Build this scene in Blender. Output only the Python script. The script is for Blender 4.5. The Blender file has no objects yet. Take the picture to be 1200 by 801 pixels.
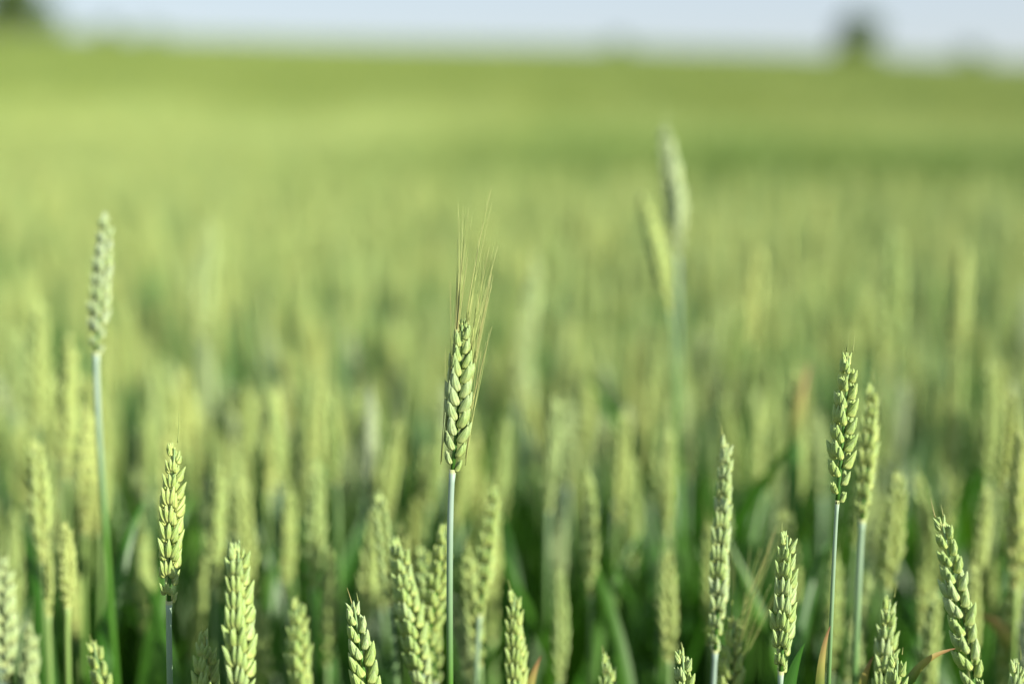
import bpy, math, random
import numpy as np
from mathutils import Vector, Matrix, Quaternion

R = math.radians
rng = random.Random(11)
npr = np.random.default_rng(11)
scene = bpy.context.scene
col = scene.collection

# ------------------------------------------------------------------ camera
PITCH = 9.2
CAM = Vector((0.0, 0.0, 1.12))
FPX, CX, CY = 1200 * 50 / 36.0, 600.0, 400.5      # photograph pixels
FOCUS = 0.80
cd = bpy.data.cameras.new("camera")
cam = bpy.data.objects.new("camera", cd)
col.objects.link(cam)
cam.location = CAM
cam.rotation_euler = (R(90 - PITCH), 0, 0)
cd.lens, cd.sensor_width, cd.sensor_fit = 50, 36, 'HORIZONTAL'
cd.clip_start, cd.clip_end = 0.02, 3000
cd.dof.use_dof = True
cd.dof.focus_distance = FOCUS
cd.dof.aperture_fstop = 1.75
scene.camera = cam

# ------------------------------------------------------------------ light
SUN_DIR = Vector((0.77, -0.55, 0.46)).normalized()      # towards the sun
el = math.asin(SUN_DIR.z)
az = math.atan2(SUN_DIR.x, SUN_DIR.y)
world = bpy.data.worlds.new("World")
scene.world = world
world.use_nodes = True
wn = world.node_tree
sky = wn.nodes.new('ShaderNodeTexSky')
sky.sky_type = 'NISHITA'
sky.sun_disc = False
sky.sun_elevation = el
sky.sun_rotation = az
sky.air_density, sky.dust_density, sky.ozone_density = 1.0, 0.5, 3.5
bg = wn.nodes['Background']
bg.inputs['Strength'].default_value = 0.088
haze = wn.nodes.new('ShaderNodeMix')            # a thin veil of cloud evens the sky out
haze.data_type = 'RGBA'
haze.inputs[0].default_value = 0.72
haze.inputs[7].default_value = (3.7, 4.0, 4.45, 1)
wn.links.new(sky.outputs[0], haze.inputs[6])
wn.links.new(haze.outputs[2], bg.inputs['Color'])
sd = bpy.data.lights.new("sun", 'SUN')
sd.energy, sd.angle, sd.color = 4.8, R(0.6), (1.0, 0.93, 0.79)
sun = bpy.data.objects.new("sun", sd)
col.objects.link(sun)
sun.location = (8, -4, 6)
sun.rotation_euler = SUN_DIR.to_track_quat('Z', 'Y').to_euler()
scene.view_settings.view_transform = 'Standard'
scene.view_settings.look = 'None'
scene.view_settings.gamma = 1
scene.view_settings.exposure = 0.98
scene.cycles.use_denoising = True
scene.cycles.max_bounces = 6
scene.cycles.diffuse_bounces = 3
scene.cycles.transmission_bounces = 4
scene.cycles.caustics_reflective = False
scene.cycles.caustics_refractive = False


# ------------------------------------------------------------------ helpers
def px(x, y, d):
    """point of the place seen at a pixel of the photograph, d metres along the view axis"""
    p, q = R(PITCH), None
    u, v = (x - CX) / FPX * d, -(y - CY) / FPX * d
    fwd = Vector((0, math.cos(p), -math.sin(p)))
    up = Vector((0, math.sin(p), math.cos(p)))
    return CAM + fwd * d + up * v + Vector((1, 0, 0)) * u


def smooth(a, b, x):
    t = np.clip((x - a) / (b - a), 0, 1)
    return t * t * (3 - 2 * t)


def terrain(x, y):
    x = np.asarray(x, float); y = np.asarray(y, float)
    ramp = np.clip((y - 9) / 160.0, 0, 1) ** 1.15
    crest = np.clip(7.45 - 0.034 * x, 2.0, 14.0)
    z = ramp * crest
    z = z - np.clip((y - 165) / 60.0, 0, None) ** 1.5 * 1.5
    z = z - 0.22 * smooth(5, 12, y) * (1 - smooth(16, 34, y)) * smooth(-1, 4, x)
    z = z + 0.5 * smooth(30, 60, y) * np.sin(x * 0.05 + 0.7) * np.sin(y * 0.055)
    return z


class MB:
    """collects pieces (verts, quads/tris, uvs) into one mesh"""
    def __init__(self):
        self.v, self.f, self.uv, self.n, self.mi = [], [], [], 0, []

    def add(self, v, f, uv, M=None, mi=0):
        v = np.asarray(v, float)
        if M is not None:
            A = np.array(M)
            v = v @ A[:3, :3].T + A[:3, 3]
        self.v.append(v)
        self.uv.append(np.asarray(uv, float))
        off = self.n
        self.f.extend([tuple(i + off for i in q) for q in f])
        self.mi.extend([mi] * len(f))
        self.n += len(v)
        return self

    def mesh(self, name, mats):
        me = bpy.data.meshes.new(name)
        V = np.concatenate(self.v); U = np.concatenate(self.uv)
        me.from_pydata(V.tolist(), [], self.f)
        li = np.empty(len(me.loops), int)
        me.loops.foreach_get('vertex_index', li)
        uvl = me.uv_layers.new(name='UVMap')
        uvl.data.foreach_set('uv', U[li].astype(np.float32).ravel())
        me.polygons.foreach_set('use_smooth', [True] * len(me.polygons))
        me.polygons.foreach_set('material_index', self.mi)
        for m in (mats if isinstance(mats, (list, tuple)) else [mats]):
            me.materials.append(m)
        me.update()
        return me


def link(name, data, parent=None, M=None):
    o = bpy.data.objects.new(name, data)
    col.objects.link(o)
    if parent is not None:
        o.parent = parent
    if M is not None:
        o.matrix_basis = M
    return o


# ------------------------------------------------------------------ materials
class NT:
    def __init__(self, name):
        self.m = bpy.data.materials.new(name)
        self.m.use_nodes = True
        self.t = self.m.node_tree
        self.t.nodes.clear()
        self.out = self.t.nodes.new('ShaderNodeOutputMaterial')

    def n(self, typ, **k):
        nd = self.t.nodes.new(typ)
        for a, b in k.items():
            if a.startswith('i_'):
                nd.inputs[a[2:].replace('_', ' ')].default_value = b
            else:
                setattr(nd, a, b)
        return nd

    def l(self, a, b):
        self.t.links.new(a, b)

    def math(self, op, a, b=None, c=None, clamp=False):
        nd = self.n('ShaderNodeMath', operation=op, use_clamp=clamp)
        for i, v in enumerate((a, b, c)):
            if v is None:
                continue
            if isinstance(v, (int, float)):
                nd.inputs[i].default_value = v
            else:
                self.l(v, nd.inputs[i])
        return nd.outputs[0]

    def mix(self, f, a, b, blend='MIX'):
        nd = self.n('ShaderNodeMix', data_type='RGBA', blend_type=blend)
        for s, v in ((nd.inputs[0], f), (nd.inputs[6], a), (nd.inputs[7], b)):
            if isinstance(v, (int, float)):
                s.default_value = v
            elif isinstance(v, tuple):
                s.default_value = (*v, 1)
            else:
                self.l(v, s)
        return nd.outputs[2]

    def ramp(self, f, stops):
        nd = self.n('ShaderNodeValToRGB')
        cr = nd.color_ramp
        while len(cr.elements) < len(stops):
            cr.elements.new(0.5)
        for e, (p, c) in zip(cr.elements, stops):
            e.position, e.color = p, (*c, 1)
        self.l(f, nd.inputs[0])
        return nd.outputs[0]

    def noise(self, scale, detail=3, vec=None):
        nd = self.n('ShaderNodeTexNoise')
        nd.inputs['Scale'].default_value = scale
        nd.inputs['Detail'].default_value = detail
        if vec is not None:
            self.l(vec, nd.inputs['Vector'])
        return nd.outputs['Fac']


def finish(k, colour, rough, trans=0.0, tcol=None, bump=None, sss=0.0, spec=0.4):
    p = k.n('ShaderNodeBsdfPrincipled')
    k.l(colour, p.inputs['Base Color'])
    p.inputs['Roughness'].default_value = rough
    p.inputs['Specular IOR Level'].default_value = spec
    if sss:
        p.inputs['Subsurface Weight'].default_value = sss
        p.inputs['Subsurface Radius'].default_value = (1.0, 1.0, 0.35)
        p.inputs['Subsurface Scale'].default_value = 0.002
    if bump is not None:
        b = k.n('ShaderNodeBump')
        b.inputs['Strength'].default_value = 0.35
        b.inputs['Distance'].default_value = 0.0006
        k.l(bump, b.inputs['Height'])
        k.l(b.outputs[0], p.inputs['Normal'])
    s = p.outputs[0]
    if trans:
        t = k.n('ShaderNodeBsdfTranslucent')
        k.l(tcol if tcol is not None else colour, t.inputs['Color'])
        mx = k.n('ShaderNodeMixShader')
        mx.inputs[0].default_value = trans
        k.l(s, mx.inputs[1]); k.l(t.outputs[0], mx.inputs[2])
        s = mx.outputs[0]
    k.l(s, k.out.inputs['Surface'])
    return k.m


def tint_of(k, spread):
    """0 = blue-grey bloom, 0.5 = green, 1 = ripening yellow; set per plant"""
    at = k.n('ShaderNodeAttribute', attribute_type='OBJECT', attribute_name='tint')
    oi = k.n('ShaderNodeObjectInfo')
    r = k.math('MULTIPLY', k.math('SUBTRACT', oi.outputs['Random'], 0.5), spread)
    return k.math('ADD', at.outputs['Fac'], r, clamp=True)


def ear_material(name, sss=0.0, spread=0.15, fixed=None, crop=False, ribs=0.32, deep=(0.62, 0.72, 0.55)):
    k = NT(name)
    uv = k.n('ShaderNodeTexCoord').outputs['UV']
    sep = k.n('ShaderNodeSeparateXYZ'); k.l(uv, sep.inputs[0])
    u, v = sep.outputs[0], sep.outputs[1]
    geo = k.n('ShaderNodeNewGeometry')
    if fixed is None:
        tint = tint_of(k, spread)
    else:
        oi = k.n('ShaderNodeObjectInfo')
        tint = k.math('ADD', k.math('MULTIPLY', oi.outputs['Random'], spread), fixed, clamp=True)
    green = k.ramp(tint, [(0.0, (0.40, 0.50, 0.36)), (0.5, (0.25, 0.385, 0.095)), (1.0, (0.40, 0.48, 0.11))])
    base = k.ramp(tint, [(0.0, (0.52, 0.58, 0.42)), (0.5, (0.51, 0.585, 0.18)), (1.0, (0.62, 0.63, 0.22))])
    tip = k.ramp(tint, [(0.0, (0.54, 0.60, 0.48)), (0.5, (0.32, 0.475, 0.17)), (1.0, (0.47, 0.54, 0.19))])
    f1 = k.ramp(v, [(0.0, (1, 1, 1)), (0.22, (0.9, 0.9, 0.9)), (0.52, (0, 0, 0))])
    c = k.mix(f1, green, base)
    f2 = k.ramp(v, [(0.62, (0, 0, 0)), (0.95, (1, 1, 1))])
    c = k.mix(f2, c, tip)
    # veins along the husk, paler ribs on the green ground
    st = k.math('SINE', k.math('MULTIPLY', u, 6.28318 * 9))
    st = k.math('MULTIPLY_ADD', st, 0.5, 0.5)
    c = k.mix(k.math('MULTIPLY', st, ribs), c, (0.48, 0.57, 0.21))
    keel = k.ramp(geo.outputs['Pointiness'], [(0.52, (0, 0, 0)), (0.60, (1, 1, 1))])
    c = k.mix(k.math('MULTIPLY', keel, 0.16), c, (0.60, 0.66, 0.34))
    fleck = k.ramp(k.noise(900, 2, geo.outputs['Position']), [(0.64, (0, 0, 0)), (0.72, (1, 1, 1))])
    c = k.mix(k.math('MULTIPLY', fleck, 0.45), c, (0.22, 0.21, 0.08))
    ns = k.noise(260, 3, geo.outputs['Position'])
    c = k.mix(k.math('MULTIPLY', ns, 0.6), c, k.mix(1.0, c, deep, 'MULTIPLY'))
    if crop:
        c = field_patches(k, c)
    return finish(k, c, 0.5, trans=0.12, bump=st, sss=sss, spec=0.35)


def field_patches(k, c):
    """the crop stands greener and denser in some parts of the field"""
    geo = k.n('ShaderNodeNewGeometry')
    mp = k.n('ShaderNodeMapping'); mp.inputs['Scale'].default_value = (0.22, 0.085, 0)
    k.l(geo.outputs['Position'], mp.inputs['Vector'])
    nz = k.noise(1.0, 2, mp.outputs[0])
    f = k.ramp(nz, [(0.40, (0, 0, 0)), (0.62, (1, 1, 1))])
    sep = k.n('ShaderNodeSeparateXYZ'); k.l(geo.outputs['Position'], sep.inputs[0])
    far = k.n('ShaderNodeMapRange'); far.inputs[1].default_value = 5; far.inputs[2].default_value = 16
    k.l(sep.outputs[1], far.inputs[0])
    mp2 = k.n('ShaderNodeMapping'); mp2.inputs['Scale'].default_value = (0.45, 0.14, 0)
    k.l(geo.outputs['Position'], mp2.inputs['Vector'])
    blot = k.math('MULTIPLY', k.math('SUBTRACT', k.noise(1.0, 3, mp2.outputs[0]), 0.5), 1.5)
    blot = k.math('MULTIPLY', blot, far.outputs[0])
    f = k.math('MULTIPLY', f, far.outputs[0])
    def mr(sock, a, b_):
        m = k.n('ShaderNodeMapRange', interpolation_type='SMOOTHSTEP'); m.inputs[1].default_value = a; m.inputs[2].default_value = b_
        k.l(sock, m.inputs[0]); return m.outputs[0]
    # a greener, darker strip crossing the right side of the field
    strip = k.math('MULTIPLY', mr(sep.outputs[1], 4.4, 6.4), mr(sep.outputs[1], 17, 12))
    strip = k.math('MULTIPLY', strip, mr(sep.outputs[0], -2.5, 2.5))
    side = k.math('ADD', sep.outputs[0], k.math('MULTIPLY', sep.outputs[1], 0.12))
    # and it ripens later farther up the slope
    f = k.math('MAXIMUM', k.math('MAXIMUM', f, strip), k.math('MULTIPLY', mr(sep.outputs[1], 6, 26), k.math('MULTIPLY_ADD', mr(side, -3.0, 1.5), 0.10, 0.92)))
    f = k.math('ADD', f, blot, clamp=True)
    c = k.mix(k.math('MULTIPLY', f, 0.95), c, k.mix(1.0, c, (0.46, 0.52, 0.27), 'MULTIPLY'))
    return k.mix(strip, c, k.mix(1.0, c, (0.62, 0.80, 0.62), 'MULTIPLY'))


def stem_material(name, crop=False):
    k = NT(name)
    uv = k.n('ShaderNodeTexCoord').outputs['UV']
    sep = k.n('ShaderNodeSeparateXYZ'); k.l(uv, sep.inputs[0])
    v = sep.outputs[1]
    tint = tint_of(k, 0.1) if not crop else k.n('ShaderNodeObjectInfo').outputs['Random']
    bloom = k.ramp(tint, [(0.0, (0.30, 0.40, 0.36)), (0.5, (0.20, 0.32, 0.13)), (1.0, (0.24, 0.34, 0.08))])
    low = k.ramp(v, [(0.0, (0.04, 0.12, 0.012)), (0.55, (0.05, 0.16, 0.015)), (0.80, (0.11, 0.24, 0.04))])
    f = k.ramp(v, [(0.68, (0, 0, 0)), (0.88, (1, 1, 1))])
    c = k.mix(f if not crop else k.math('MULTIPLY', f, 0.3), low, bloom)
    neck = k.ramp(v, [(0.984, (0, 0, 0)), (0.992, (1, 1, 1))])
    c = k.mix(k.math('MULTIPLY', neck, 0.7), c, (0.46, 0.48, 0.17))
    geo = k.n('ShaderNodeNewGeometry')
    ns = k.noise(90, 4, geo.outputs['Position'])
    c = k.mix(k.math('MULTIPLY', ns, 0.45), c, k.mix(1.0, c, (0.6, 0.7, 0.6), 'MULTIPLY'))
    if crop:
        c = field_patches(k, c)
    return finish(k, c, 0.5, trans=0.05)


def leaf_material(name, crop=False, dry=0.0):
    k = NT(name)
    uv = k.n('ShaderNodeTexCoord').outputs['UV']
    sep = k.n('ShaderNodeSeparateXYZ'); k.l(uv, sep.inputs[0])
    u, v = sep.outputs[0], sep.outputs[1]
    oi = k.n('ShaderNodeObjectInfo')
    c = k.ramp(oi.outputs['Random'], [(0.0, (0.020, 0.095, 0.012)), (0.5, (0.030, 0.130, 0.008)), (1.0, (0.060, 0.165, 0.014))])
    st = k.math('MULTIPLY_ADD', k.math('SINE', k.math('MULTIPLY', u, 6.28318 * 8)), 0.5, 0.5)
    c = k.mix(k.math('MULTIPLY', st, 0.25), c, (0.09, 0.20, 0.04))
    if dry:
        f = k.ramp(v, [(1 - dry, (0, 0, 0)), (1 - dry * 0.55, (1, 1, 1))])
        d = k.ramp(v, [(1 - dry * 0.6, (0.36, 0.34, 0.09)), (1 - dry * 0.22, (0.34, 0.22, 0.09)), (1.0, (0.22, 0.10, 0.06))])
        c = k.mix(f, c, d)
    if crop:
        c = field_patches(k, c)
    t = k.mix(0.5, c, (0.14, 0.34, 0.01)) if not dry else c
    return finish(k, c, 0.42, trans=0.38, tcol=t, spec=0.45)


def awn_material():
    k = NT("awn")
    oi = k.n('ShaderNodeObjectInfo')
    c = k.ramp(oi.outputs['Random'], [(0.0, (0.22, 0.31, 0.08)), (0.85, (0.40, 0.44, 0.16)), (1.0, (0.36, 0.29, 0.12))])
    return finish(k, c, 0.4, trans=0.15)


EAR_M = ear_material("wheat_husk", sss=0.3)
RYE_M = ear_material("awned_husk", sss=0.2, ribs=0.42, deep=(0.22, 0.36, 0.15))
EARF_M = ear_material("wheat_husk_soft")
CROP_EAR_M = ear_material("crop_husk", spread=0.6, fixed=0.42, crop=True)
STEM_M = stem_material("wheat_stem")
CROP_STEM_M = stem_material("crop_stem", crop=True)
LEAF_M = leaf_material("wheat_leaf")
LEAFTIP_M = leaf_material("wheat_leaf_dry_tip", dry=0.5)
LEAFDRY_M = leaf_material("wheat_leaf_drying", dry=0.55)
CROP_LEAF_M = leaf_material("crop_leaf", crop=True)
AWN_M = awn_material()


# ------------------------------------------------------------------ plant pieces
def pod(L, W, T, nu=12, nv=11, bend=0.0, keel=0.0, kang=math.pi / 2, beak=0.1, vmax=0.36):
    """a husk: z along it, y away from the ear's axis, x sideways; a pointed boat with a keel"""
    a = vmax * 1.5; b = (1 - vmax) * 1.5
    pk = (vmax ** a) * ((1 - vmax) ** b)
    V, U = [], []
    for i in range(nv + 1):
        v = i / nv
        pr = (max(v, 0.012) ** a) * ((1 - v) ** b) / pk
        pr = max(pr ** (0.62 if v < vmax else 0.80), 0.04 * (1 - v) + 0.010)
        z = L * (v + beak * max(0, v - 0.8) * 5 * 0.2)
        y0 = bend * math.sin(math.pi * min(v * 0.9, 1.0))
        for j in range(nu):
            th = 2 * math.pi * j / nu
            dk = abs((th - kang + math.pi) % (2 * math.pi) - math.pi)
            kk = 1 + keel * math.exp(-(dk / 0.32) ** 2)
            V.append((W / 2 * pr * kk * math.cos(th), y0 + T / 2 * pr * kk * math.sin(th), z))
            U.append((j / nu, v))
    F = []
    for i in range(nv):
        for j in range(nu):
            F.append((i * nu + j, i * nu + (j + 1) % nu, (i + 1) * nu + (j + 1) % nu, (i + 1) * nu + j))
    F.append(tuple(range(nu - 1, -1, -1)))
    F.append(tuple(nv * nu + j for j in range(nu)))
    return V, F, U


def TRS(loc, rx=0, ry=0, rz=0, s=1.0):
    return Matrix.Translation(loc) @ Matrix.Rotation(rz, 4, 'Z') @ Matrix.Rotation(ry, 4, 'Y') @ Matrix.Rotation(rx, 4, 'X') @ Matrix.Scale(s, 4)


def spikelet_into(mb, M, r, q=1.0, rye=False, open_=1.0, hook=0.5):
    """two keeled glumes, two or three florets between them; unit: metres, about 12 mm long"""
    nu, nv = (12, 11) if q >= 1 else ((7, 6) if q > 0.5 else (5, 4))
    mm = 0.001
    j = lambda s: r.uniform(-s, s)
    for s in (-1, 1):
        # lateral floret
        L = (11.3 + j(0.8)) * mm
        mb.add(*pod(L, 4.3 * mm, 5.2 * mm, nu, nv, bend=0.6 * mm, keel=0.16, kang=R(90 - s * 30), beak=0.8),
               M=M @ TRS((s * 1.3 * mm, 0.6 * mm, 1.6 * mm), rx=R(-2 + j(4)), ry=R(s * (17 * open_ + j(5)))))
        # glume
        L = (8.4 + j(0.7)) * mm if not rye else (10.6 + j(0.6)) * mm
        mb.add(*pod(L, 3.8 * mm, (5.2 if not rye else 5.6) * mm, nu, nv, bend=0.8 * mm, keel=0.34 if not rye else 0.20,
                    kang=R(90 - s * 62), beak=0.9 * hook, vmax=0.33),
               M=M @ TRS((s * 2.5 * mm, 0.2 * mm, 0.0), rx=R(-1 + j(3)), ry=R(s * (20 * open_ + j(5)))))
    L = (10.2 + j(0.8)) * mm
    mb.add(*pod(L, 4.4 * mm, 4.4 * mm, nu, nv, bend=0.3 * mm, keel=0.1, beak=0.4),
           M=M @ TRS((0.2 * mm + j(0.4) * mm, 1.4 * mm, 2.6 * mm), rx=R(-3 + j(4)), ry=R(j(5))))
    if q > 0.5:
        # small top floret peeping from between the others
        mb.add(*pod(7.5 * mm, 2.6 * mm, 2.8 * mm, max(nu - 4, 5), nv - 3, bend=0.2 * mm, beak=0.4),
               M=M @ TRS((j(0.6) * mm, 0.6 * mm, 6.0 * mm), rx=R(3 + j(3)), ry=R(j(9))))


def tube(points, radii, nu=8, v0=0.0, v1=1.0):
    P = [Vector(p) for p in points]
    n = len(P)
    V, F, U = [], [], []
    up = Vector((1, 0, 0))
    for i in range(n):
        t = (P[min(i + 1, n - 1)] - P[max(i - 1, 0)]).normalized()
        a = (up - t * up.dot(t)).normalized()
        b = t.cross(a)
        for j in range(nu):
            th = 2 * math.pi * j / nu
            V.append(P[i] + (a * math.cos(th) + b * math.sin(th)) * radii[i])
            U.append((j / nu, v0 + (v1 - v0) * i / (n - 1)))
    for i in range(n - 1):
        for j in range(nu):
            F.append((i * nu + j, i * nu + (j + 1) % nu, (i + 1) * nu + (j + 1) % nu, (i + 1) * nu + j))
    F.append(tuple(range(nu - 1, -1, -1)))
    F.append(tuple((n - 1) * nu + j for j in range(nu)))
    return [tuple(v) for v in V], F, U


def ear_frames(L, n, r, tilt=15, curve=0.0, slim=1.0, rye=False):
    """where each spikelet sits on an ear of length L standing on the origin"""
    out = []
    top = L - 0.0115
    for i in range(n):
        s = i / (n - 1)
        z = 0.001 + s * (top - 0.001)
        sc = (0.56 + 0.46 * float(smooth(0, 0.28, s))) * (1 - 0.36 * float(smooth(0.55, 1.0, s)))
        sc *= slim * r.uniform(0.94, 1.06)
        bx = curve * L * (z / L) ** 2
        ang = math.atan(2 * curve * z / L)
        side = 0 if i % 2 == 0 else math.pi
        tl = R(tilt * (1 - 0.45 * s) + r.uniform(-4, 4))
        if i == n - 1:
            side, tl, sc = math.pi / 2, R(2), sc * 0.95
        M = Matrix.Translation((0, bx, z)) @ Matrix.Rotation(-ang, 4, 'X') @ Matrix.Rotation(side + R(r.uniform(-9, 9)), 4, 'Z') \
            @ Matrix.Translation((0, 0.0014, 0)) @ Matrix.Rotation(-tl, 4, 'X') @ Matrix.Rotation(R(r.uniform(-5, 5)), 4, 'Y') @ Matrix.Scale(sc, 4)
        out.append((M, s, sc))
    return out


def rachis(L, curve, nu=7):
    pts, rad = [], []
    for i in range(9):
        z = L * 0.93 * i / 8
        pts.append((0, curve * L * (z / L) ** 2, z))
        rad.append(0.0013 * (1 - 0.6 * i / 8))
    return tube(pts, rad, nu)


def short_awn(L, r, base_r=0.00030):
    pts = []
    q = 0.15 if L < 0.03 else 0.06
    bx, by = r.uniform(-q, q), r.uniform(-q, q)
    for i in range(9):
        t = i / 8
        pts.append((bx * L * t * t, by * L * t * t, L * t))
    return tube(pts, [base_r * (1 - 0.72 * i / 8) for i in range(9)], 5)


def leaf_strip(L, W, start, arch, twist=0.0, n=12, side=0.0):
    """a grass blade: from the origin, leaving at `start` degrees off the vertical in +y and arching over by `arch`"""
    V, F, U = [], [], []
    p = Vector((0, 0, 0)); ang = R(start)
    for i in range(n + 1):
        t = i / n
        w = W / 2 * min(1.0, 0.55 + 3 * t) * (1 - t ** 2.6) ** 0.8 + 0.0003
        tw = twist * t
        d = Vector((math.cos(tw), math.sin(tw) * math.cos(ang), -math.sin(tw) * math.sin(ang)))
        nrm = Vector((0, -math.cos(ang), math.sin(ang)))
        for q, (a, b) in enumerate(((-1, 0.18), (-0.5, 0.06), (0, 0), (0.5, 0.06), (1, 0.18))):
            V.append(tuple(p + d * (a * w) + nrm * (b * w)))
            U.append((q / 4, t))
        ang += R(arch) / n * (0.4 + 1.2 * t)
        p = p + Vector((side * t / n * L, math.sin(ang), math.cos(ang))) * (L / n) if side == 0 else \
            p + Vector((side, math.sin(ang), math.cos(ang))).normalized() * (L / n)
    for i in range(n):
        for q in range(4):
            F.append((i * 5 + q, i * 5 + q + 1, (i + 1) * 5 + q + 1, (i + 1) * 5 + q))
    return V, F, U


# shared meshes -----------------------------------------------------
r0 = random.Random(5)
SPIKELETS = []
for i in range(6):
    mb = MB(); spikelet_into(mb, Matrix.Identity(4), r0, 1.0, open_=r0.uniform(0.8, 1.25), hook=r0.uniform(0.6, 1.4))
    SPIKELETS.append(mb.mesh("spikelet", EAR_M))
RYE_SPIKELETS = []
for i in range(4):
    mb = MB(); spikelet_into(mb, Matrix.Identity(4), r0, 1.0, rye=True, open_=0.7)
    RYE_SPIKELETS.append(mb.mesh("awned_spikelet", RYE_M))
STD = 0.095
SOFT_EARS = []
for i in range(7):
    mb = MB(); cv = r0.uniform(-0.10, 0.10)
    mb.add(*rachis(STD, cv))
    for M, s, sc in ear_frames(STD, r0.choice((16, 17, 18, 19)), r0, r0.uniform(16, 22), cv, r0.uniform(0.9, 1.08)):
        spikelet_into(mb, M, r0, 0.6, open_=r0.uniform(0.8, 1.3))
    for q in range(r0.randint(1, 4)):
        mb.add(*short_awn(r0.uniform(0.008, 0.022), r0), M=Matrix.Translation((r0.uniform(-.002, .002), cv * STD * .8 + r0.uniform(-.002, .002), STD - 0.006)))
    SOFT_EARS.append(mb.mesh("soft_ear", EARF_M))
LEAVES = []
for i in range(8):
    LEAVES.append(MB().add(*leaf_strip(r0.uniform(0.19, 0.30), r0.uniform(0.013, 0.018), r0.uniform(4, 15), r0.uniform(5, 60), r0.uniform(-1.2, 1.2))).mesh("leaf", LEAF_M))
DRY_LEAVES = []
for i in range(4):
    DRY_LEAVES.append(MB().add(*leaf_strip(r0.uniform(0.16, 0.22), r0.uniform(0.009, 0.012), r0.uniform(10, 25), r0.uniform(30, 110), r0.uniform(-1.4, 1.4))).mesh("leaf", LEAFDRY_M))


def stem_points(foot, base, axis, n=22):
    """from the ground to the foot of the ear, arriving along the ear's axis"""
    H = (base - foot).length
    p1 = foot + (base - foot) * 0.6
    p2 = base - axis * (H * 0.05)
    out = []
    for i in range(n + 1):
        t = i / n
        out.append(foot * (1 - t) ** 3 + p1 * (3 * t * (1 - t) ** 2) + p2 * (3 * t * t * (1 - t)) + base * t ** 3)
    return out


def plant(tip, base, roll, label, group=None, hero=False, tint=0.5, rye=False, n=None, awns=(), curve=None, slim=1.0,
          thick=0.0016, leaves=3, lean=None, tilt=20, kink=None, r=None, dry=0):
    r = r or rng
    axis = (tip - base).normalized()
    L = (tip - base).length
    down = -axis
    # the straw leans a third as much as the ear does
    h = base.z
    fx, fy = (lean if lean else (base.x + down.x * h * 0.25 + r.uniform(-.02, .02), base.y + down.y * h * 0.25 + r.uniform(-.02, .02)))
    foot = Vector((fx, fy, float(terrain(fx, fy))))
    root = bpy.data.objects.new("wheat_plant", None)
    col.objects.link(root)
    root.empty_display_size = 0.05
    root.location = foot
    root['label'] = label
    root['category'] = 'wheat'
    if group:
        root['group'] = group
    # ear frame: rows of spikelets lie along local y
    ry = Vector((1, 0, 0)) - axis * axis.x
    ry.normalize()
    ry = Quaternion(axis, R(roll)) @ ry
    rx = ry.cross(axis)
    M = Matrix((rx, ry, axis)).transposed().to_4x4()
    M.translation = base - foot
    cv = curve if curve is not None else r.uniform(-0.04, 0.04)
    if hero:
        e = link("ear", MB().add(*rachis(L, cv)).mesh("rachis", STEM_M), root, M)
        e['tint'] = 0.6
        n = n or max(12, round(L / 0.0053))
        slim = slim * 0.96
        for Ms, s, sc in ear_frames(L, n, r, tilt, cv, slim, rye):
            o = link("spikelet", r.choice(RYE_SPIKELETS if rye else SPIKELETS), e, Ms)
            o['tint'] = tint + r.uniform(-.10, .10)
        for (s, side, la, out, lat) in awns:
            z = s * (L - 0.004)
            A = Matrix.Translation((lat * 0.003, cv * L * s * s + side * (0.0072 - 0.0050 * s), z)) @ Matrix.Rotation(-R(out) * (side if side else 1), 4, 'X') @ Matrix.Rotation(R(lat * 7), 4, 'Y')
            link("awn", MB().add(*short_awn(la, r)).mesh("awn", AWN_M), e, A)
    else:
        k = L / STD
        S = Matrix.Diagonal((k * slim * 0.92, k * slim * 0.92, k, 1))
        e = link("ear", r.choice(SOFT_EARS), root, M @ S)
        e['tint'] = tint
        for (s, side, la, out, lat) in awns:
            z = s * (STD - 0.006)
            A = Matrix.Translation((lat * 0.003, side * 0.004, z)) @ Matrix.Rotation(-R(out) * (side if side else 1), 4, 'X') @ Matrix.Rotation(R(lat * 7), 4, 'Y')
            link("awn", MB().add(*short_awn(la, r)).mesh("awn", AWN_M), e, A)
    pts = stem_points(foot, base + axis * 0.002, axis) if not kink else kink
    nn = len(pts)
    rad = []
    for i in range(nn):
        t = i / (nn - 1)
        q = thick * (1.45 - 0.45 * t)
        if i in (5, 11):
            q *= 1.55
        if i == nn - 1:
            q *= 1.25
        rad.append(q)
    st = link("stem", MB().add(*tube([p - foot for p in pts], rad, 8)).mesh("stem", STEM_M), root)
    st['tint'] = tint * (0.35 if hero else 0.9)
    for q in range(leaves):
        i = ((5, 7, 4, 6) if hero else (8, 10, 6, 9))[q % 4]
        p = pts[i] - foot
        src = r.choice(DRY_LEAVES) if q < dry else r.choice(LEAVES)
        link("leaf", src, root, TRS(p, rz=r.uniform(0, 6.283), s=r.uniform(0.8, 1.15)))
    return root


def from_px(tp, bp, d, dlean=0.0):
    return px(tp[0], tp[1], d - dlean), px(bp[0], bp[1], d)


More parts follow.
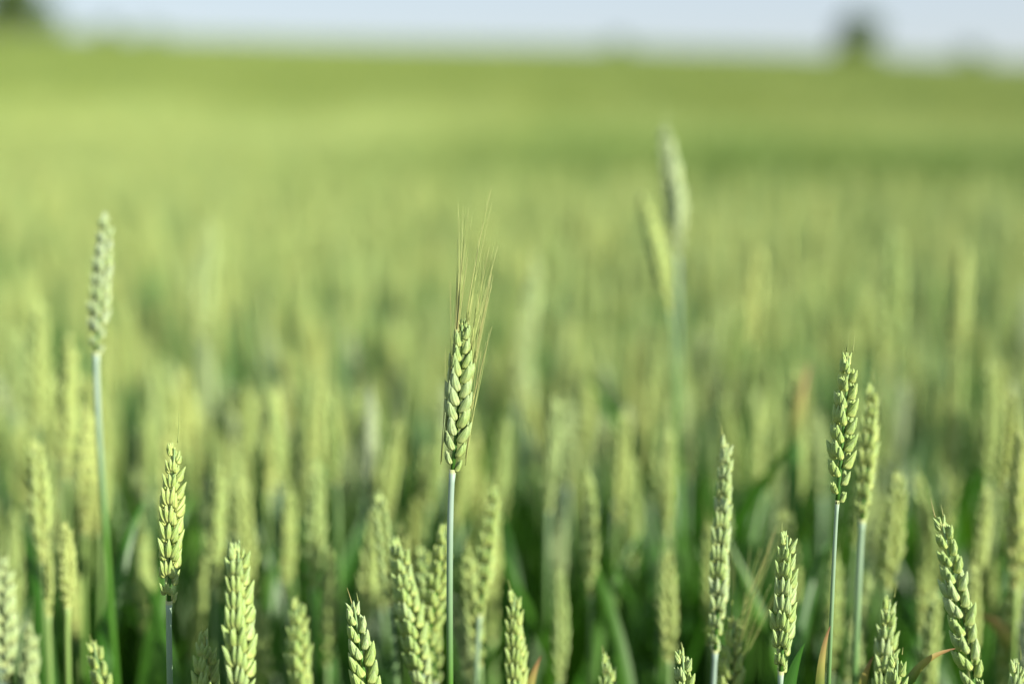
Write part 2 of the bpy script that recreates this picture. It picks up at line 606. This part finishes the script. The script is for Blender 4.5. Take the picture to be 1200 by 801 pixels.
# ------------------------------------------------------------------ ground
def build_ground():
    ys = np.concatenate([np.linspace(-6, 12, 40), 12 + (np.linspace(0, 1, 70)[1:] ** 1.8) * 600])
    xs = np.sign(np.linspace(-1, 1, 81)) * np.abs(np.linspace(-1, 1, 81)) ** 1.8
    V, U = [], []
    for y in ys:
        wdt = 8 + max(y, 0) * 0.95
        for x in xs:
            V.append((x * wdt, y, float(terrain(x * wdt, y)))); U.append((x, y))
    nx = len(xs)
    F = [(i * nx + j, i * nx + j + 1, (i + 1) * nx + j + 1, (i + 1) * nx + j) for i in range(len(ys) - 1) for j in range(nx - 1)]
    k = NT("field_soil")
    geo = k.n('ShaderNodeNewGeometry')
    c = k.ramp(k.noise(14, 6, geo.outputs['Position']), [(0.3, (0.035, 0.028, 0.018)), (0.7, (0.09, 0.07, 0.045))])
    g = k.ramp(k.noise(2.5, 5, geo.outputs['Position']), [(0.3, (0.10, 0.16, 0.03)), (0.7, (0.20, 0.25, 0.06))])
    g = field_patches(k, g)
    sep = k.n('ShaderNodeSeparateXYZ'); k.l(geo.outputs['Position'], sep.inputs[0])
    mr = k.n('ShaderNodeMapRange'); mr.inputs[1].default_value = 14; mr.inputs[2].default_value = 60
    k.l(sep.outputs[1], mr.inputs[0])
    c = k.mix(mr.outputs[0], c, g)
    finish(k, c, 0.9, spec=0.1)
    o = link("field_ground", MB().add(V, F, U).mesh("field_ground", k.m))
    o['kind'] = 'structure'


build_ground()


# ------------------------------------------------------------------ the crop beyond: nobody could count it
def low_plant(mb, x, y, H, r, q, leaves=2, mats=(0, 1, 2), z0=0.0):
    lx, ly = r.uniform(-.05, .05), r.uniform(-.05, .05)
    foot = Vector((x, y, z0)); L = r.uniform(0.075, 0.105)
    base = Vector((x + lx, y + ly, H - L))
    ax = Vector((lx * 1.2 + r.uniform(-.06, .06), ly * 1.2 + r.uniform(-.06, .06), 0.95)).normalized()
    pts = [foot, foot.lerp(base, 0.55) + Vector((-lx * .2, -ly * .2, 0)), base]
    mb.add(*tube(pts, [.0022, .002, .0016], 4), mi=mats[1])
    Q = ax.to_track_quat('Z', 'Y').to_matrix().to_4x4()
    M = Matrix.Translation(base) @ Q @ Matrix.Rotation(r.uniform(0, 6.28), 4, 'Z')
    if q == 2:
        k = L / STD
        for Ms, s, sc in ear_frames(STD, 18, r, 15, 0, 1.0):
            spikelet_into(mb, M @ Matrix.Scale(k, 4) @ Ms, r, 0.4)
    else:
        mb.add(*pod(L, 0.016, 0.013, 6, 7, beak=0.3, vmax=0.4), M=M, mi=mats[0])
    for i in range(leaves):
        t = r.uniform(0.28, 0.62)
        p = foot.lerp(base, t)
        mb.add(*leaf_strip(r.uniform(.17, .28), .016, r.uniform(8, 25), r.uniform(15, 110), r.uniform(-1, 1), n=6 if q == 2 else 4),
               M=TRS(p, rz=r.uniform(0, 6.28)), mi=mats[2])


def crop(name, templates, pts, rots, scl, label=None):
    """one object: its own mesh carries the template plants (part > 0) and the points they are set on (part 0)"""
    V = [np.asarray(pts, float)]
    off = len(pts); F = []; MI = []; UV = [np.zeros((off, 2))]
    part = [np.zeros(off, np.int32)]
    for ti, mb in enumerate(templates):
        v = np.concatenate(mb.v); V.append(v); UV.append(np.concatenate(mb.uv))
        F.extend([tuple(i + off for i in f) for f in mb.f]); MI.extend(mb.mi)
        part.append(np.full(len(v), ti + 1, np.int32)); off += len(v)
    V = np.concatenate(V); UV = np.concatenate(UV)
    me = bpy.data.meshes.new(name)
    me.from_pydata(V.tolist(), [], F)
    li = np.empty(len(me.loops), int); me.loops.foreach_get('vertex_index', li)
    me.uv_layers.new(name='UVMap').data.foreach_set('uv', UV[li].astype(np.float32).ravel())
    me.polygons.foreach_set('material_index', MI)
    me.polygons.foreach_set('use_smooth', [True] * len(me.polygons))
    for m in (CROP_EAR_M, CROP_STEM_M, CROP_LEAF_M):
        me.materials.append(m)
    me.attributes.new('part', 'INT', 'POINT').data.foreach_set('value', np.concatenate(part))
    rr = np.zeros(len(V), np.float32); rr[:len(pts)] = rots
    ss = np.ones(len(V), np.float32); ss[:len(pts)] = scl
    me.attributes.new('turn', 'FLOAT', 'POINT').data.foreach_set('value', rr)
    me.attributes.new('size', 'FLOAT', 'POINT').data.foreach_set('value', ss)
    me.update()
    o = link(name, me)
    ng = bpy.data.node_groups.new(name, 'GeometryNodeTree')
    ng.interface.new_socket('Geometry', in_out='INPUT', socket_type='NodeSocketGeometry')
    ng.interface.new_socket('Geometry', in_out='OUTPUT', socket_type='NodeSocketGeometry')
    N, Lk = ng.nodes, ng.links
    gi, go = N.new('NodeGroupInput'), N.new('NodeGroupOutput')
    pa = N.new('GeometryNodeInputNamedAttribute'); pa.data_type = 'INT'; pa.inputs['Name'].default_value = 'part'

    def sel(i):
        cm = N.new('FunctionNodeCompare'); cm.data_type = 'INT'; cm.operation = 'EQUAL'
        ia = [s for s in cm.inputs if s.type == 'INT']
        Lk.new(pa.outputs['Attribute'], ia[0]); ia[1].default_value = i
        sp = N.new('GeometryNodeSeparateGeometry'); sp.domain = 'POINT'
        Lk.new(gi.outputs[0], sp.inputs['Geometry']); Lk.new(cm.outputs['Result'], sp.inputs['Selection'])
        return sp.outputs['Selection']
    g2i = N.new('GeometryNodeGeometryToInstance')
    for i in range(len(templates), 0, -1):
        Lk.new(sel(i), g2i.inputs[0])
    iop = N.new('GeometryNodeInstanceOnPoints')
    Lk.new(sel(0), iop.inputs['Points'])
    Lk.new(g2i.outputs[0], iop.inputs['Instance'])
    iop.inputs['Pick Instance'].default_value = True
    ta = N.new('GeometryNodeInputNamedAttribute'); ta.data_type = 'FLOAT'; ta.inputs['Name'].default_value = 'turn'
    sa = N.new('GeometryNodeInputNamedAttribute'); sa.data_type = 'FLOAT'; sa.inputs['Name'].default_value = 'size'
    cx = N.new('ShaderNodeCombineXYZ'); Lk.new(ta.outputs['Attribute'], cx.inputs[2])
    Lk.new(cx.outputs[0], iop.inputs['Rotation'])
    cs = N.new('ShaderNodeCombineXYZ')
    for q in range(3):
        Lk.new(sa.outputs['Attribute'], cs.inputs[q])
    Lk.new(cs.outputs[0], iop.inputs['Scale'])
    Lk.new(iop.outputs[0], go.inputs[0])
    md = o.modifiers.new('crop', 'NODES'); md.node_group = ng
    o['kind'] = 'stuff'
    if label:
        o['label'] = label; o['category'] = 'wheat crop'
    return o


NEAR_D = 1.62          # plants nearer than this are built one by one
rc = random.Random(23)
tmpl = []
for i in range(7):
    mb = MB(); low_plant(mb, 0, 0, rc.uniform(0.78, 0.90), rc, 2, leaves=4); tmpl.append(mb)


def jitter_points(y0, y1, dens, side, keep=lambda x, y: True):
    P = []
    y = y0
    while y < y1:
        step = 1 / math.sqrt(dens(y))
        half = max(y, 0) * 0.40 + side
        for x in np.arange(-half, half, step):
            xx, yy = x + rc.uniform(-.5, .5) * step, y + rc.uniform(-.5, .5) * step
            if keep(xx, yy):
                P.append((xx, yy, float(terrain(xx, yy))))
        y += step
    return P


P = jitter_points(-0.5, 11, lambda y: 230 if y < 3 else (230 if y < 6 else 170), 0.95,
                  keep=lambda x, y: y > NEAR_D or (y < 0.84 and abs(x) < 1.3) or (abs(x) > 0.06 + 0.40 * y + 0.05 and abs(x) < 1.3))
n = len(P)
# unseen plants added near the camera to shade the gaps, kept below sight line
size = npr.normal(1.0, 0.05, n)
for i_, p_ in enumerate(P):
    if p_[1] < 0.9 and abs(p_[0]) < 0.12 + 0.40 * max(p_[1], 0):
        size[i_] = min(size[i_], (CAM.z - 0.425 * max(p_[1], 0) - 0.05) / 0.90)
crop("wheat_crop", tmpl, P, npr.uniform(0, 6.28, n), size)

ct = []
for i in range(5):
    mb = MB()
    for q in range(44):
        low_plant(mb, rc.uniform(-.33, .33), rc.uniform(-.33, .33), rc.gauss(0.85, 0.05), rc, 1, leaves=2)
    ct.append(mb)
P = jitter_points(11, 190, lambda y: 4.2 if y < 25 else (2.2 if y < 60 else 0.9), 3)
n = len(P)
sc_ = np.array([1.0 if p[1] < 60 else 1.25 for p in P]) * npr.normal(1, 0.05, n)
crop("distant_wheat_crop", ct, P, npr.uniform(0, 6.28, n), sc_)

# ------------------------------------------------------------------ trees on the skyline
def tree_mats():
    k = NT("tree_foliage")
    oi = k.n('ShaderNodeObjectInfo'); geo = k.n('ShaderNodeNewGeometry')
    c = k.ramp(k.noise(0.9, 3, geo.outputs['Position']), [(0.3, (0.07, 0.14, 0.018)), (0.7, (0.12, 0.19, 0.035))])
    finish(k, c, 0.6, trans=0.25)
    b = NT("tree_bark")
    geo = b.n('ShaderNodeNewGeometry')
    c = b.ramp(b.noise(6, 4, geo.outputs['Position']), [(0.3, (0.05, 0.04, 0.03)), (0.7, (0.13, 0.10, 0.08))])
    finish(b, c, 0.9)
    return k.m, b.m


FOL_M, BARK_M = tree_mats()


def tree(name, x, y, H, W, label, cat, seed, trunk=0.3, nleaf=2600):
    r = random.Random(seed)
    z = float(terrain(x, y))
    root = bpy.data.objects.new(name, None); col.objects.link(root)
    root.location = (x, y, z - 0.05); root['label'] = label; root['category'] = cat
    root['group'] = 'trees and bushes along the skyline'
    th = H * trunk
    mb = MB(); tr = 0.035 * H
    mb.add(*tube([(0, 0, 0), (r.uniform(-.1, .1), 0, th), (r.uniform(-.2, .2), r.uniform(-.2, .2), H * 0.82)], [tr, tr * .7, tr * .15], 8))
    lobes = []
    for i in range(9):
        a = r.uniform(0, 6.28); zz = th + (H - th) * r.uniform(0.15, 0.85)
        spread = W / 2 * (1 - abs((zz - th) / (H - th) - 0.25) * 0.8) * r.uniform(.35, .75)
        c = Vector((math.cos(a) * spread, math.sin(a) * spread, zz))
        lobes.append((c, W * r.uniform(.17, .28)))
        mb.add(*tube([(0, 0, zz * 0.6), tuple(c * 0.6 + Vector((0, 0, zz * .32))), tuple(c)], [tr * .4, tr * .25, tr * .06], 5))
    lobes.append((Vector((0, 0, H * .86)), W * .2))
    link("trunk", mb.mesh("trunk", BARK_M), root)
    cb = MB(); V, F, U = [], [], []
    for i in range(nleaf):
        c, q = r.choice(lobes)
        d = Vector((r.gauss(0, 1), r.gauss(0, 1), r.gauss(0, 1))).normalized() * q * r.random() ** 0.45
        p = c + Vector((d.x, d.y, d.z * .85))
        s = H * r.uniform(.026, .05)
        qn = Vector((r.gauss(0, 1), r.gauss(0, 1), r.gauss(0.6, 1))).normalized().to_track_quat('Z', 'Y')
        b = len(V)
        for (ax, ay) in ((0, -1), (.55, 0), (0, 1), (-.55, 0)):
            V.append(tuple(p + qn @ Vector((ax * s, ay * s, 0)))); U.append((ax, ay))
        F.append((b, b + 1, b + 2, b + 3))
    cb.add(V, F, U)
    link("crown", cb.mesh("crown", FOL_M), root)


def tree_at(name, X, top, Wpx, y, label, cat, seed, **k):
    x = (X - CX) / FPX * y / math.cos(R(PITCH))
    p = px(X, top, 1.0) - CAM
    zt = CAM.z + p.z / p.y * y
    x = p.x / p.y * y
    H = zt - float(terrain(x, y))
    tree(name, x, y, H, Wpx / FPX * y, label, cat, seed, **k)


tree_at("tree", 1005, 16, 78, 180, "lone round-topped tree standing up from the skyline at right", "tree", 1, trunk=.04, nleaf=6000)
tree_at("tree", 2, -22, 110, 172, "dark bulky tree cut by the top left corner of the photo", "tree", 2, nleaf=5000, trunk=.1)
tree_at("bush", 126, 27, 36, 176, "small bush on the skyline, second in line from the corner tree", "bush", 3, trunk=.12)
tree_at("bush", 62, 14, 60, 171, "bush on the skyline touching the right side of the corner tree", "bush", 6, trunk=.08)
tree_at("bush", 176, 34, 60, 177, "wide low bush on the skyline, third in line from the corner tree", "bush", 7, trunk=.08)
tree_at("bush", 722, 48, 44, 182, "faint low bush on the skyline above the tall double ears", "bush", 4, trunk=.12)
tree_at("bush", 1136, 57, 48, 180, "low bush on the skyline right of the lone round-topped tree", "bush", 5, trunk=.12)

# ------------------------------------------------------------------ the ears that can be told apart
G_NEAR = "wheat plants in and near the plane of focus"
ra = random.Random(77)
rye_awns = []
for i in range(54):
    s = ra.uniform(0.08, 1.0) ** 1.25
    side = -1 if ra.random() < 0.5 else 1
    rye_awns.append((s, side, ra.uniform(0.055, 0.078), (ra.uniform(0.5, 6) if ra.random() < .8 else ra.uniform(6, 10)) if side > 0 else ra.uniform(0.5, 4), ra.uniform(-.5, .5)))
t, b = from_px((551, 366), (530, 554), 0.80)
plant(t, b, 8, "tall sharp ear with long upright awns on a blue-green straw at the centre", G_NEAR, hero=True, rye=True, tint=0.40, n=20,
      awns=rye_awns, curve=-0.05, thick=0.00165, slim=0.98, tilt=18, lean=(px(526, 801, .8).x, .83))

A1 = lambda *ls: [(1.0, (i % 2) * 2 - 1, l, ra.uniform(0, 8), ra.uniform(-1, 1)) for i, l in enumerate(ls)]
HEROES = [
    # tip, base, depth, roll, tint, slim, awns, thick, label
    ((203, 510), (198, 708), .80, 78, .78, 1.0, A1(.017, .006), .0016, "sharp pale yellow ear alone on a thin straw in the left quarter"),
    ((278, 630), (284, 838), .765, 70, .62, 1.22, A1(.005, .006), .0017, "broad ear cut by the bottom edge, right of the pale yellow ear"),
    ((247, 733), (236, 905), .785, 62, .66, 1.12, A1(.006), .0016, "short ear top low beside the broad ear at lower left"),
    ((407, 699), (444, 880), .80, 25, .55, 1.05, A1(.010, .005), .0016, "sharp ear leaning left, cut by the bottom edge, left of centre"),
    ((464, 622), (500, 830), .865, 55, .52, 1.12, A1(.005), .0016, "thick ear leaning left just left of the central straw"),
    ((497, 630), (510, 800), .93, 40, .62, .92, A1(.004), .0014, "small soft ear tip between the thick ear and the central straw"),
    ((527, 606), (497, 775), .885, 50, .72, .92, A1(.005), .0014, "slim ear leaning right across the back of the central straw"),
    ((583, 558), (562, 722), .93, 75, .72, .84, A1(.006), .0015, "soft pale ear right of the central straw, leaning right"),
    ((603, 682), (607, 862), .86, 70, .72, .95, A1(.007), .0015, "upright slightly soft ear cut by the bottom edge, right of centre"),
    ((853, 502), (838, 765), .862, 72, .45, .96, A1(.007), .0016, "longest pale upright ear, at the right of centre"),
    ((924, 614), (915, 790), .80, 60, .55, 1.0, A1(.005), .0015, "sharp slender green ear with a blunt tip beside the longest ear"),
    ((997, 404), (981, 590), .80, 22, .62, 0.92, A1(.009, .012, .007), .0013, "sharp tall ear with a few short awns at right, on a dark straw"),
    ((1024, 440), (1010, 612), .895, 65, .82, .92, A1(.016, .008), .0020, "soft yellow ear right behind the sharp tall ear at right"),
    ((1105, 596), (1147, 835), .785, 12, .50, 0.96, A1(.011, .006), .0017, "sharp zigzag ear leaning left, near the lower right corner"),
    ((1044, 690), (1029, 858), .84, 65, .52, 1.02, A1(.006), .0016, "soft ear left of the zigzag ear, cut by the bottom edge"),
    ((1052, 758), (1046, 935), .795, 40, .58, 1.0, A1(.006, .004), .0016, "sharp ear top in front of the soft ear, low at right"),
    ((1192, 764), (1184, 940), .785, 50, .52, 1.02, A1(.008, .007), .0016, "ear top with two prongs in the bottom right corner"),
    ((104, 742), (142, 905), .865, 45, .78, .9, A1(.004), .0015, "pale ear tip leaning left at the bottom, left of the pale yellow ear"),
    ((345, 693), (356, 868), .905, 60, .66, 1.0, A1(.004), .0015, "soft ear at the bottom between the broad ear and the left-leaning ear"),
    ((711, 758), (712, 930), .86, 70, .58, .95, A1(.005), .0015, "lone ear top at the bottom, halfway from centre to the longest ear"),
    ((799, 753), (808, 925), .80, 45, .58, .95, A1(.005, .004), .0015, "sharp ear top at the bottom, left of the longest ear"),
]
for (tp, bp, d, roll, tint, slim, aw, th, lab) in HEROES:
    if tp == (997, 404):
        th = 0.0011
    t, b = from_px(tp, bp, d)
    plant(t, b, roll, lab, G_NEAR, hero=True, tint=tint - .10, slim=slim * .95, awns=aw, thick=th, leaves=3)

t, b = from_px((122, 240), (113, 415), .95)
plant(t, b, 60, "tall whitish soft ear on a blue straw, highest at the far left", G_NEAR, hero=True, tint=.2, slim=.86, thick=.0019, curve=.04,
      lean=(px(122, 801, .95).x, .99))
fan = [(ra.uniform(.6, 1), 1, ra.uniform(.05, .075), ra.uniform(8, 27), ra.uniform(-1, 1)) for i in range(13)] + \
      [(ra.uniform(.6, 1), -1, ra.uniform(.03, .05), ra.uniform(0, 10), ra.uniform(-1, 1)) for i in range(3)]
t, b = from_px((861, 716), (850, 880), .875)
plant(t, b, 12, "low awned ear tucked against the longest ear, its awns fanning right", G_NEAR, hero=True, tint=.75, awns=fan)

# leaves with drying tips near the right edge, each on its own plant
def special_leaf(root, pix, d, W, dry=True):
    """a blade whose course is given by four points"""
    P = [px(x, y, d + dd) for (x, y, dd) in pix]
    foot = Vector(root.location)
    V, F, U = [], [], []
    n = 16
    for i in range(n + 1):
        t = i / n
        p = P[0] * (1 - t) ** 3 + P[1] * (3 * t * (1 - t) ** 2) + P[2] * (3 * t * t * (1 - t)) + P[3] * t ** 3
        tg = ((P[1] - P[0]) * (1 - t) ** 2 + (P[2] - P[1]) * 2 * t * (1 - t) + (P[3] - P[2]) * t * t).normalized()
        sd = tg.cross(Vector((0, 1, 0.25))).normalized()
        nr = sd.cross(tg)
        w = W / 2 * (1 - t ** 2.2) + 0.0002
        for q, (a, c) in enumerate(((-1, .35), (-.5, .12), (0, 0), (.5, .12), (1, .35))):
            V.append(tuple(p - foot + sd * a * w + nr * c * w)); U.append((q / 4, t))
    for i in range(n):
        for q in range(4):
            F.append((i * 5 + q, i * 5 + q + 1, (i + 1) * 5 + q + 1, (i + 1) * 5 + q))
    return link("leaf", MB().add(V, F, U).mesh("leaf", LEAFTIP_M if dry else LEAF_M), root)


roots = {o['label']: o for o in bpy.data.objects if o.name.startswith('wheat_plant')}
def rt(s):
    return next(o for k_, o in roots.items() if k_.startswith(s))
special_leaf(rt("sharp ear top in front"), [(1047, 960, 0), (1040, 800, .0), (1075, 770, .0), (1122, 759, .01)], .80, .0085)['label'] = "green blade drying to a reddish brown tip"
special_leaf(rt("sharp tall ear with"), [(974, 960, 0), (955, 850, 0), (958, 770, 0), (973, 733, .0)], .80, .007)
special_leaf(rt("soft ear left of"), [(1010, 960, 0), (1000, 840, 0), (1010, 790, 0), (1024, 768, .0)], .84, .008)
special_leaf(rt("sharp slender green"), [(915, 940, 0), (915, 840, 0), (925, 790, 0), (943, 753, 0)], .80, .011, False)
special_leaf(rt("upright slightly soft"), [(606, 930, 0), (610, 850, 0), (618, 800, 0), (634, 768, 0)], .87, .009)
special_leaf(rt("sharp zigzag"), [(1230, 900, .12), (1215, 790, .12), (1190, 735, .12), (1142, 716, .14)], .86, .020)

# lower blades that catch the light between the straws
SOFT = [
    # tip, base, depth, tint, slim, label
    ((790, 143), (794, 300), 1.22, .15, 1.0, "tallest blurred pale ear, right of centre and high in the photo"),
    ((757, 218), (785, 365), 1.17, .6, .95, "blurred yellowish ear leaning left against the tallest blurred ear"),
    ((889, 288), (880, 402), 1.32, .95, 1.0, "blurred yellow ear standing alone between the tallest blurred ear and the sharp tall ear"),
    ((942, 428), (926, 590), 1.16, .75, .9, "blurred ear with a brownish tip left of the sharp tall ear"),
    ((1127, 280), (1118, 430), 1.42, .8, 1.0, "blurred yellow-green ear high near the right edge"),
    ((1050, 262), (1046, 420), 1.50, .5, .95, "heavily blurred ear above the sharp tall ear at right"),
    ((630, 292), (606, 470), 1.46, .42, .85, "heavily blurred pale ear leaning right, right of the long awns"),
    ((243, 255), (236, 400), 1.52, .42, .95, "heavily blurred pale ear high in the left quarter"),
    ((326, 448), (312, 575), 1.14, .85, 1.0, "blurred bright ear between the pale yellow ear and the central ear, leaning right"),
    ((370, 418), (367, 560), 1.28, .7, .95, "blurred upright ear midway between the left-leaning ear and the long awns"),
    ((460, 488), (452, 620), 1.14, .7, .9, "blurred ear just left of the foot of the awned ear"),
    ((437, 592), (428, 735), 1.02, .72, .9, "soft ear left of the tip of the thick left-leaning ear"),
    ((372, 535), (366, 690), 1.06, .55, .9, "soft green ear below the blurred upright ear left of centre"),
    ((46, 346), (44, 500), 1.20, .7, .95, "blurred ear left of the whitish ear, nearest the left edge"),
    ((80, 386), (78, 560), 1.13, .78, .95, "blurred ear close behind the straw of the whitish ear, on its left"),
    ((105, 470), (98, 625), 1.04, .92, 1.0, "bright soft ear touching the straw of the whitish ear"),
    ((42, 508), (50, 660), .98, .75, .95, "soft ear leaning left, just above the yellowish pair at the left edge"),
    ((80, 608), (79, 712), .925, .95, 1.05, "bright yellowish ear low at the left, the more knobbly of a pair"),
    ((56, 628), (57, 722), .95, .85, .95, "yellowish ear paired on the left of the knobbly bright ear"),
    ((5, 648), (8, 800), .93, .3, 1.0, "bluish ear cut by the left edge near the bottom"),
    ((34, 722), (32, 880), .94, .35, 1.0, "bluish green ear low at the left, rising from the bottom edge"),
    ((126, 520), (120, 625), 1.08, .7, .9, "soft ear just right of the straw of the whitish ear"),
    ((208, 448), (204, 590), 1.28, .8, .9, "blurred ear right behind the top of the pale yellow ear"),
    ((256, 540), (250, 690), 1.05, .65, .95, "soft ear between the pale yellow ear and the broad ear"),
    ((281, 556), (292, 700), 1.08, .7, .9, "blurred ear rising just above the broad ear"),
    ((340, 560), (335, 700), 1.10, .6, .9, "blurred ear above the soft ear at the bottom left of centre"),
    ((690, 542), (692, 700), 1.04, .6, .85, "tall soft ear above the lone ear top at the bottom"),
    ((731, 478), (724, 610), 1.16, .75, .9, "blurred ear up and right of the tall soft ear"),
    ((786, 498), (782, 625), 1.10, .78, .9, "blurred ear left of the longest ear, the upper one of two"),
    ((785, 640), (784, 775), 1.00, .7, .9, "soft ear left of the longest ear, the lower one of two"),
    ((650, 560), (655, 700), 1.20, .3, .85, "blurred dull ear right of the soft pale right-leaning ear"),
    ((1052, 548), (1040, 690), 1.00, .7, 1.0, "soft ear standing above the soft ear left of the zigzag ear"),
    ((1086, 590), (1080, 740), 1.06, .65, .9, "soft ear tip close on the left of the zigzag ear's tip"),
    ((1165, 418), (1158, 560), 1.20, .6, .95, "blurred ear near the right edge, above the zigzag ear"),
    ((1160, 560), (1142, 700), 1.02, .8, .95, "soft ear right of the zigzag ear, leaning right"),
    ((1197, 500), (1190, 690), .98, .95, .95, "soft yellowish ear cut by the right edge"),
    ((1118, 470), (1112, 610), 1.22, .7, .9, "blurred ear over the tip of the zigzag ear"),
    ((980, 640), (972, 790), 1.05, .5, .9, "soft green ear low behind the dark straw of the sharp tall ear"),
    ((890, 470), (884, 600), 1.24, .65, .9, "blurred ear right of the longest ear's tip"),
    ((690, 410), (686, 540), 1.34, .8, .9, "blurred ear midway between the awned ear and the tallest blurred ear"),
    ((760, 380), (752, 520), 1.40, .85, .95, "blurred pale ear below the left-leaning yellowish ear"),
    ((660, 660), (655, 800), 1.02, .5, .9, "soft green ear between the upright soft ear and the lone ear top"),
    ((170, 600), (172, 760), 1.12, .55, .9, "blurred ear left of the pale yellow ear, behind it"),
    ((390, 640), (384, 780), 1.04, .65, .9, "soft ear above the sharp left-leaning ear"),
    ((555, 640), (552, 790), 1.06, .75, .95, "soft ear right beside the central straw, low"),
    ((1010, 720), (1006, 860), .98, .4, .9, "soft bluish ear low between the two straws at right"),
]
for (tp, bp, d, tint, slim, lab) in SOFT:
    t, b = from_px(tp, bp, d)
    plant(t, b, rng.uniform(0, 180), lab, "wheat plants blurred behind the sharp ears", tint=tint, slim=slim, leaves=3)

rb = random.Random(41)
brown = next(o for o in bpy.data.objects if o.get('label', '').startswith('blurred ear with a brownish tip'))
special_leaf(brown, [(930, 700, 0), (926, 560, .0), (934, 470, .0), (950, 424, .01)], 1.15, .013)
softs = [o for o in bpy.data.objects if o.name.startswith('wheat_plant') and o.get('group', '').startswith('wheat plants blurred')]
for (x0, y0, x1, y1, dd) in ((108, 830, 160, 585, .98), (150, 840, 215, 560, 1.05), (60, 850, 28, 600, 1.0), (395, 850, 352, 610, 1.08), (470, 850, 545, 590, 1.1),
                             (640, 860, 585, 560, 1.15), (668, 860, 742, 600, 1.1), (740, 860, 690, 640, 1.02), (830, 860, 895, 560, 1.12), (905, 860, 962, 640, 1.0),
                             (1060, 860, 1112, 640, 1.05), (1150, 860, 1188, 600, 1.08), (300, 850, 322, 620, 1.1), (200, 860, 168, 640, 1.0), (520, 870, 470, 690, .98)):
    near = min(softs, key=lambda o: (o.location - px(x0, 801, dd)).to_2d().length)
    bx = rb.uniform(-25, 25)
    special_leaf(near, [(x0, y0 + 160, 0), (x0 + bx, y0 - 60, 0), (x1 - (x1 - x0) * .25, y1 + 40, .02), (x1 + (x1 - x0) * .2, y1 + rb.uniform(-15, 45), .05)], dd, rb.uniform(.013, .018), False)

# ------------------------------------------------------------------ the rest of the near crop, nothing tells them apart
placed = [(o.location.x, o.location.y) for o in bpy.data.objects if o.name.startswith('wheat_plant')]
N_FILL = 300 - len(placed)
bands = [(-9, 200, "left of the pale yellow ear"), (200, 520, "between the pale yellow ear and the awned ear"),
         (520, 850, "between the awned ear and the longest ear"), (850, 1010, "between the longest ear and the sharp tall ear"),
         (1010, 1300, "right of the sharp tall ear")]
made = tries = 0
rf = random.Random(3)
while made < N_FILL and tries < 20000:
    tries += 1
    d = math.sqrt(rf.uniform(0.93 ** 2, (NEAR_D + .06) ** 2))
    X = rf.uniform(-25, 1225)
    drop = rf.gauss(0.275, 0.035) if d > 1.05 else rf.gauss(0.30, 0.03)
    Y = 130 + FPX * drop / d
    if Y > 830:
        continue
    if Y > 500 and d < 1.35 and (600 < X < 840 or 120 < X < 180 or 380 < X < 430 or 940 < X < 1000) and rf.random() < .85:
        continue
    t = px(X, Y, d)
    if min((t.x - a) ** 2 + (t.y - b_) ** 2 for a, b_ in placed) < 0.026 ** 2:
        continue
    L = rf.uniform(.075, .10)
    ax = Vector((rf.gauss(0, .10), rf.gauss(0, .10), 1)).normalized()
    lab = next(w for a, c, w in bands if X < c)
    far = d > 1.3
    plant(t, t - ax * L, rf.uniform(0, 180),
          ("heavily" if far else "softly") + " blurred plain ear crowded " + lab,
          ("heavily" if far else "softly") + " blurred wheat plants " + lab,
          tint=min(1, max(0, rf.gauss(.6, .28))), slim=rf.uniform(.85, 1.05), leaves=4, r=rf, dry=1 if rf.random() < .08 else 0)
    placed.append((t.x, t.y)); made += 1
print("plants", len(placed), "fill", made)
